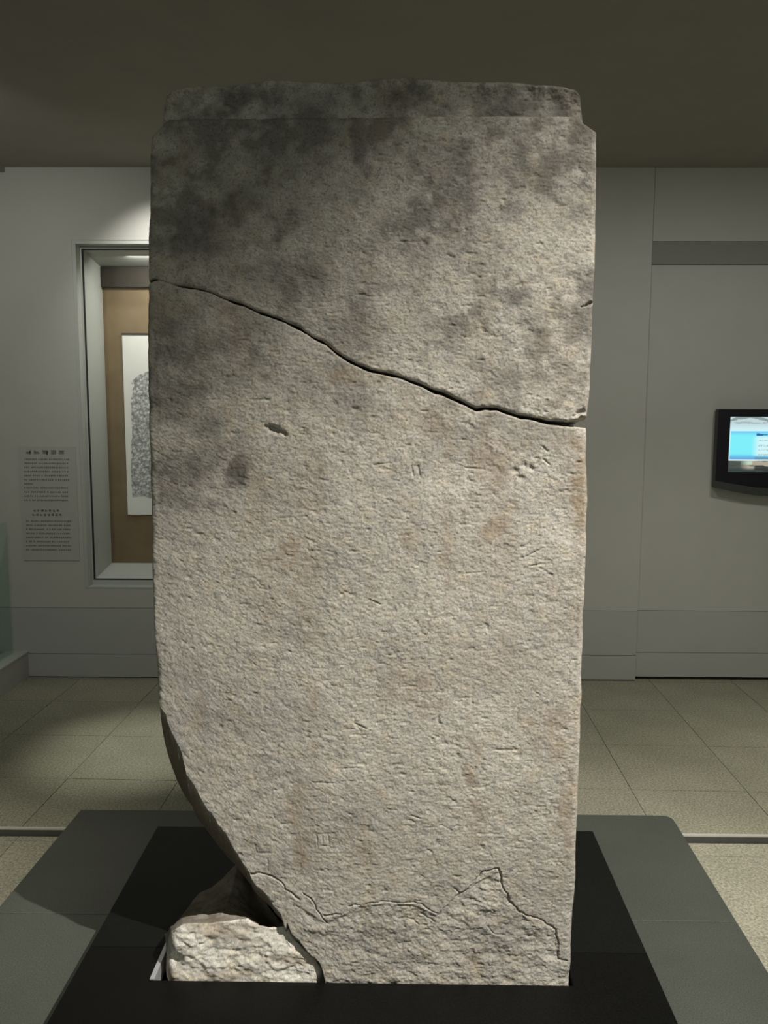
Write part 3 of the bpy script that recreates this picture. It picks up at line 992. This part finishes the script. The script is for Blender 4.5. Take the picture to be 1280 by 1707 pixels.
def stele_piece(name, zlo, zhi, nu, nv, seed, edge, zlo_back=None, zhi_back=None, y_front=None, y_back=None, xl=None, xr=None,
                round_lr=.014, round_lo=.004, round_hi=.004, extra=None, rough=1.0, layers=14):
    y_front = Y_STONE if y_front is None else y_front
    y_back = Y_BACK if y_back is None else y_back
    xl, xr = xl or xl_f, xr or xr_f
    x_a, x_b = edge
    uu = np.linspace(0, 1, nu)
    vv = np.linspace(0, 1, nv)
    xr_ = x_a + (x_b - x_a) * uu
    lo, hi = zlo(xr_), zhi(xr_)
    jag = .0016 * fbm(xr_, xr_ * 0 + seed, 60, 3, seed + 5)
    lo = lo + jag
    hi = hi + .0012 * fbm(xr_, xr_ * 0 + seed + 3, 70, 3, seed + 6)
    ker = np.ones(81) / 81                       # keep the rows level away from jagged lower edges
    lo_s = np.convolve(np.pad(lo, 40, mode='edge'), ker, mode='valid')
    Z = lo_s[None, :] + (hi - lo_s)[None, :] * vv[:, None] + (lo - lo_s)[None, :] * (1 - vv[:, None]) ** 30
    wob = .0022 * fbm(Z, Z * 0 + 3.7, 14, 4, seed + 9, .6)
    XL, XR = xl(Z) + wob, xr(Z) + .0022 * fbm(Z, Z * 0 + 8.2, 14, 4, seed + 12, .6)
    X = XL + (XR - XL) * uu[None, :]
    hgt = relief(X, Z, seed, rough)
    if extra is not None: hgt = hgt + extra(X, Z)
    wr_ = np.clip(.55 + 1.1 * fbm(X, Z, 22, 3, seed + 15), 0, 1)
    hgt = hgt - sample(RD, X, Z) * wr_ - sample(RC, X + .0035 * fbm(X, Z, 70, 2, seed + 16), Z + .0030 * fbm(X, Z, 70, 2, seed + 17))

    def rnd(d, r):
        r = r * (1 + .5 * fbm(X, Z, 18, 3, seed + 33))
        q = np.clip(1 - d / r, 0, 1)
        return r * (1 - np.sqrt(np.maximum(0, 1 - q * q)))
    back = rnd(X - XL, round_lr) + rnd(XR - X, round_lr) + rnd(Z - lo[None, :], round_lo) + rnd(hi[None, :] - Z, round_hi)
    Y = y_front - hgt + np.minimum(back, .03)
    V = [np.stack([X, Y, Z], -1).reshape(-1, 3)]
    idx = np.arange(nu * nv).reshape(nv, nu)
    Q = [np.stack([idx[:-1, :-1], idx[:-1, 1:], idx[1:, 1:], idx[1:, :-1]], -1).reshape(-1, 4)]
    # boundary ring, counter-clockwise seen from the front
    ring_ij = [(0, i) for i in range(nu)] + [(j, nu - 1) for j in range(1, nv)] + [(nv - 1, i) for i in range(nu - 2, -1, -1)] + [(j, 0) for j in range(nv - 2, 0, -1)]
    rj = np.array([a_[0] for a_ in ring_ij])
    ri = np.array([a_[1] for a_ in ring_ij])
    ring = idx[rj, ri]
    bx, by, bz = X[rj, ri], Y[rj, ri], Z[rj, ri]
    v_ = vv[rj]
    lo_f, hi_f = lo[ri], hi[ri]
    lo_b = zlo_back(bx) if zlo_back else lo_f
    hi_b = zhi_back(bx) if zhi_back else hi_f
    prev = ring
    base = nu * nv
    R = len(ring)
    cxm = .5 * (x_a + x_b)
    for k in range(1, layers + 1):
        t = (k / layers) ** 1.5
        zf, zh = lo_f + (lo_b - lo_f) * t ** .6, hi_f + (hi_b - hi_f) * min(1, t * 5)
        zz = zf + (zh - zf) * v_
        yy = by + (y_back - by) * t
        n1 = fbm(zz + bx * .7, yy, 14, 4, seed + 70, .6)
        amp = .005 * min(1, 3 * t)
        xx = bx + amp * n1 * np.sign(bx - cxm) * ((ri == 0) | (ri == nu - 1))
        zz = zz + (amp * 1.5 * fbm(bx, yy, 16, 4, seed + 80, .6)) * ((rj == 0) | (rj == nv - 1)) * (1 if (zlo_back or zhi_back) else .3)
        V.append(np.stack([xx, yy, zz], -1))
        cur = base + np.arange(R)
        base += R
        nx, cx_ = np.roll(prev, -1), np.roll(cur, -1)
        Q.append(np.stack([prev, cur, cx_, nx], -1))
        prev = cur
    me = fast_mesh(name, np.concatenate(V), np.concatenate(Q), [prev[::-1]])
    allv = np.concatenate(V)
    x, z = allv[:, 0], allv[:, 2]
    n_front = nu * nv
    w1 = fbm(x, z, 9, 4, seed + 100, .6)
    w2 = fbm(x, z, 34, 3, seed + 120, .6)
    wx, wz = x + .03 * w1 + .010 * w2, z + .03 * fbm(x, z, 9, 4, seed + 110, .6) + .010 * w2
    st_ = blobs(wx, wz, DARK) * np.clip(.70 + .9 * w1 + .5 * w2, 0, 1)
    zc = np.clip((z - crack_lo(x) + .25) / .5, 0, 1)                       # the upper piece is sootier all over
    st_ = np.maximum(st_, (.16 + .52 * zc) * np.clip(.42 + 1.5 * w1 + .8 * w2, 0, 1))
    oc_ = blobs(wx, wz, OCHRE) * np.clip(.65 + .8 * w1 + .5 * w2, 0, 1)
    oc_ = np.maximum(oc_, .30 * np.clip(fbm(x, z * .10, 16, 3, 210) * 1.4, 0, 1) * np.clip(.5 + w1, 0, 1))   # faint run-off streaks
    if zlo_back is not None and layers > 8:           # broken surface: earthy tint, with its shade put into the colour
        rim_ = np.tile((rj == 0) & (ri < nu * .45), layers)
        st_[n_front:] = np.where(rim_, .72 + .3 * w1[n_front:], st_[n_front:])
        oc_[n_front:] = np.where(rim_, .30, oc_[n_front:])
    for nm, arr in (('stain_shade', st_), ('ochre', oc_)):
        at2 = me.attributes.new(nm, 'FLOAT', 'POINT')
        at2.data.foreach_set('value', np.clip(arr, 0, .95).astype(np.float32))
    me.polygons.foreach_set('use_smooth', np.ones(len(me.polygons), dtype=bool))
    return me


stele = empty('stone_stele', (-.1, Y_STONE + T_STONE / 2, Z_SLOT))
tag(stele, 'tall weathered grey stone stele split by a diagonal crack, standing on the black plinth', 'stele')


def part(name, me, mat, parent, lab=None):
    me.materials.append(mat)
    o = bpy.data.objects.new(name, me)
    link(o, parent)
    o.matrix_parent_inverse = Matrix.Translation(parent_loc(parent)).inverted()
    if lab: o['label'] = lab
    return o


bot_f = lambda x: np.where(x < x_fr_end, np.maximum(frac_f(x), Z_SLOT), Z_SLOT)
bot_b = lambda x: np.where(x < x_fr_end, np.maximum(back_f(x), Z_SLOT), Z_SLOT)
xa, xb = float(xl_f(1.2)), float(xr_f(1.2))


def spall_relief(X, Z):
    m_ = np.clip((spall(X) - Z) / .006, 0, 1) * np.clip((X - x_fr_end + .1) / .05, 0, 1)
    return m_ * (-.0020 + .0055 * fbm(X, Z * 1.2, 26, 4, 300, .65))


part('lower_slab', stele_piece('lower_slab', bot_f, crack_lo, 640, 930, 1, (xa, xb), zlo_back=bot_b, extra=spall_relief, round_lo=.003),
     M['stone'], stele, 'larger lower slab with worn carved characters and a broken lower left corner')
upper = part('upper_slab', stele_piece('upper_slab', crack_hi, top_f, 640, 450, 2, (float(xl_f(1.9)), float(xr_f(1.9))), zlo_back=lambda x: crack_lo(x) + .0005, round_lo=.008, round_hi=.010),
             M['stone'], stele, 'darker upper slab above the diagonal crack')
# tenon on the top
Y_TEN = Y_STONE + .022
TEN_T = [(255, 175), (270, 166), (277, 155), (288, 147), (310, 141), (350, 138), (400, 137), (440, 133), (480, 132), (520, 134), (560, 136), (620, 132), (680, 128), (720, 130), (760, 133), (800, 134), (880, 135),
         (915, 139), (935, 142), (955, 148), (964, 156), (969, 166), (985, 175)]
ten_t = curve_z(TEN_T, Y_TEN)
ten_b = lambda x: np.full_like(x, float(atY(620, 196, Y_STONE).z) - .012)


def ten_lr(pts):
    x, z = front(pts, Y_TEN)
    o = np.argsort(z)
    return lambda q: np.interp(q, z[o], x[o])


tl_f, tr_f = ten_lr([(268, 205), (269, 185), (272, 165), (275, 130)]), ten_lr([(974, 205), (971, 185), (969, 165), (967, 130)])


def ten_scoops(X, Z):
    s_ = np.zeros_like(X)
    for px, py, rxp, ryp, dp in ((378, 172, 26, 24, .020), (300, 160, 26, 18, .008), (800, 162, 30, 18, .012), (890, 158, 24, 20, .013), (925, 165, 14, 14, .009), (520, 160, 60, 20, .006), (660, 165, 50, 20, .005), (850, 178, 60, 10, -.003), (430, 180, 70, 14, -.004)):
        c = atY(px, py, Y_TEN)
        d2 = ((X - c.x) / (rxp * .00152)) ** 2 + ((Z - c.z) / (ryp * .00152)) ** 2
        s_ -= 1.5 * dp * np.exp(-d2)
    return s_


RD[:] = 0
RC[:] = 0
part('tenon', stele_piece('tenon', ten_b, ten_t, 520, 64, 3, (float(tl_f(2.4)), float(tr_f(2.4))), y_front=Y_TEN, y_back=Y_BACK - .03, xl=tl_f, xr=tr_f, round_lr=.016, round_hi=.010, round_lo=.002, extra=ten_scoops, layers=6, rough=1.7),
     M['stone'], upper, 'rough stepped tenon along the top edge')

# ------------------------------------------------------------------ broken base fragment left in the slot
Y_FR = Y_STONE + .012
RIM = [(262, 1600), (272, 1585), (281, 1562), (292, 1552), (302, 1546), (322, 1543), (345, 1546), (370, 1541), (395, 1538), (412, 1535), (424, 1541), (434, 1546), (446, 1549), (460, 1549), (476, 1549), (482, 1556), (488, 1568),
       (498, 1578), (508, 1590), (520, 1600), (530, 1618), (538, 1634), (541, 1650)]
rim_f = curve_z(RIM, Y_FR)
Y_RE = Y_BACK - .02
REAR = [(255, 1632), (268, 1622), (280, 1585), (292, 1548), (310, 1520), (322, 1500), (333, 1488), (352, 1480), (370, 1465), (384, 1450), (397, 1437), (410, 1450), (430, 1490), (470, 1540), (520, 1600), (545, 1640)]
rear_f = curve_z(REAR, Y_RE)
fx0, fx1 = atY(268, 1620, Y_FR).x, atY(540, 1638, Y_FR).x
nx_, na, nb_, nc = 180, 60, 70, 16
uu = np.linspace(0, 1, nx_)
Xc = fx0 + (fx1 - fx0) * uu
rows_ = []
# front face: bottom to rim
for t in np.linspace(0, 1, na):
    zr = np.maximum(rim_f(Xc), Z_SLOT + .012)
    z = Z_SLOT + (zr - Z_SLOT) * t
    lay = .010 * np.round(3 * (fbm(Xc, z * 2.2, 9, 3, 401) + .6 * t)) / 3
    y = Y_FR + .014 * t ** 3 + .010 * fbm(Xc, z * 1.5, 12, 4, 400, .55) - lay * .6 + .0022 * fbm(Xc, z * 1.8, 80, 2, 403)
    y = y + .012 * np.clip(1 - t / .25, 0, 1) * (fbm(Xc, z, 8, 2, 405) > 0)
    # dark hollow at the left
    c = atY(292, 1604, Y_FR)
    y = y + .030 * np.exp(-(((Xc - c.x) / .014) ** 2 + ((z - c.z) / .018) ** 2))
    y = y + .06 * np.clip(1 - uu / .10, 0, 1) ** 2 + .03 * np.clip((uu - .9) / .1, 0, 1) ** 2
    rows_.append(np.stack([Xc + .004 * fbm(z, Xc, 20, 2, 407), y, z], -1))
y_r = rows_[-1][:, 1]
rear_w = fx0 + .02 + (float(atY(545, 1640, Y_RE).x) - fx0 - .02) * uu
# fracture surface: rim to rear crest
xl_re = float(atY(270, 1620, Y_RE).x)
for t in np.linspace(0, 1, nb_)[1:]:
    xq = Xc + (xl_re + (float(atY(545, 1640, Y_RE).x) - xl_re) * uu - Xc) * t
    zr = np.maximum(rim_f(Xc), Z_SLOT + .012)
    zb_ = np.maximum(rear_f(xq), Z_SLOT + .012)
    z = zr + (zb_ - zr) * t ** 1.15 - .020 * np.sin(math.pi * t) * (zr > Z_SLOT + .05) + .010 * fbm(Xc, zr * 0 + t * .3, 14, 4, 420, .6) * math.sin(math.pi * min(1, t * 1.2)) ** .5
    y = y_r + (Y_RE - y_r) * t
    rows_.append(np.stack([xq, y, np.maximum(z, Z_SLOT + .006)], -1))
top_row = rows_[-1]
for t in np.linspace(0, 1, nc)[1:]:
    z = top_row[:, 2] + (Z_SLOT - top_row[:, 2]) * t
    rows_.append(np.stack([top_row[:, 0], top_row[:, 1] + .02 * math.sin(t * 1.5) + .004 * fbm(top_row[:, 0], z, 20, 3, 430), z], -1))
V = np.stack(rows_)
nr = len(rows_)
idx = np.arange(nr * nx_).reshape(nr, nx_)
Q = np.stack([idx[:-1, :-1], idx[:-1, 1:], idx[1:, 1:], idx[1:, :-1]], -1).reshape(-1, 4)
left_cap = list(idx[:, 0])
right_cap = list(idx[::-1, -1])
bottom = list(idx[0, ::-1]) + list(idx[-1, :])
me = fast_mesh('base_fragment', V.reshape(-1, 3), Q, [left_cap, right_cap, bottom])
me.polygons.foreach_set('use_smooth', np.ones(len(me.polygons), dtype=bool))
fx_, fz_ = V[..., 0].ravel(), V[..., 2].ravel()
fy_ = V[..., 1].ravel()
s1 = fbm(fx_, fz_ + fy_, 18, 4, 440, .6)
isf = (np.repeat(np.arange(nr), nx_) < na)
stn = np.where(isf, np.clip(s1 * .9 - .18, 0, .4), np.clip(.62 + .4 * s1, 0, .9))  # behind the rim, the slab's shade is put into the colour
ocn = np.where(isf, np.clip(fbm(fx_ * .6, fz_ * 2, 12, 3, 450) * 1.1, 0, .45) + .55 * np.exp(-(((fx_ - atY(288, 1625, Y_FR).x) / .025) ** 2 + ((fz_ - .19) / .02) ** 2)), .25)
for nm, arr in (('stain_shade', stn), ('ochre', ocn)):
    at2 = me.attributes.new(nm, 'FLOAT', 'POINT')
    at2.data.foreach_set('value', arr.astype(np.float32))
me.materials.append(M['stump'])
fo = bpy.data.objects.new('base_fragment', me)
link(fo)
tag(fo, 'pale jagged broken stone fragment lying in the plinth slot under the stele', 'stone fragment')
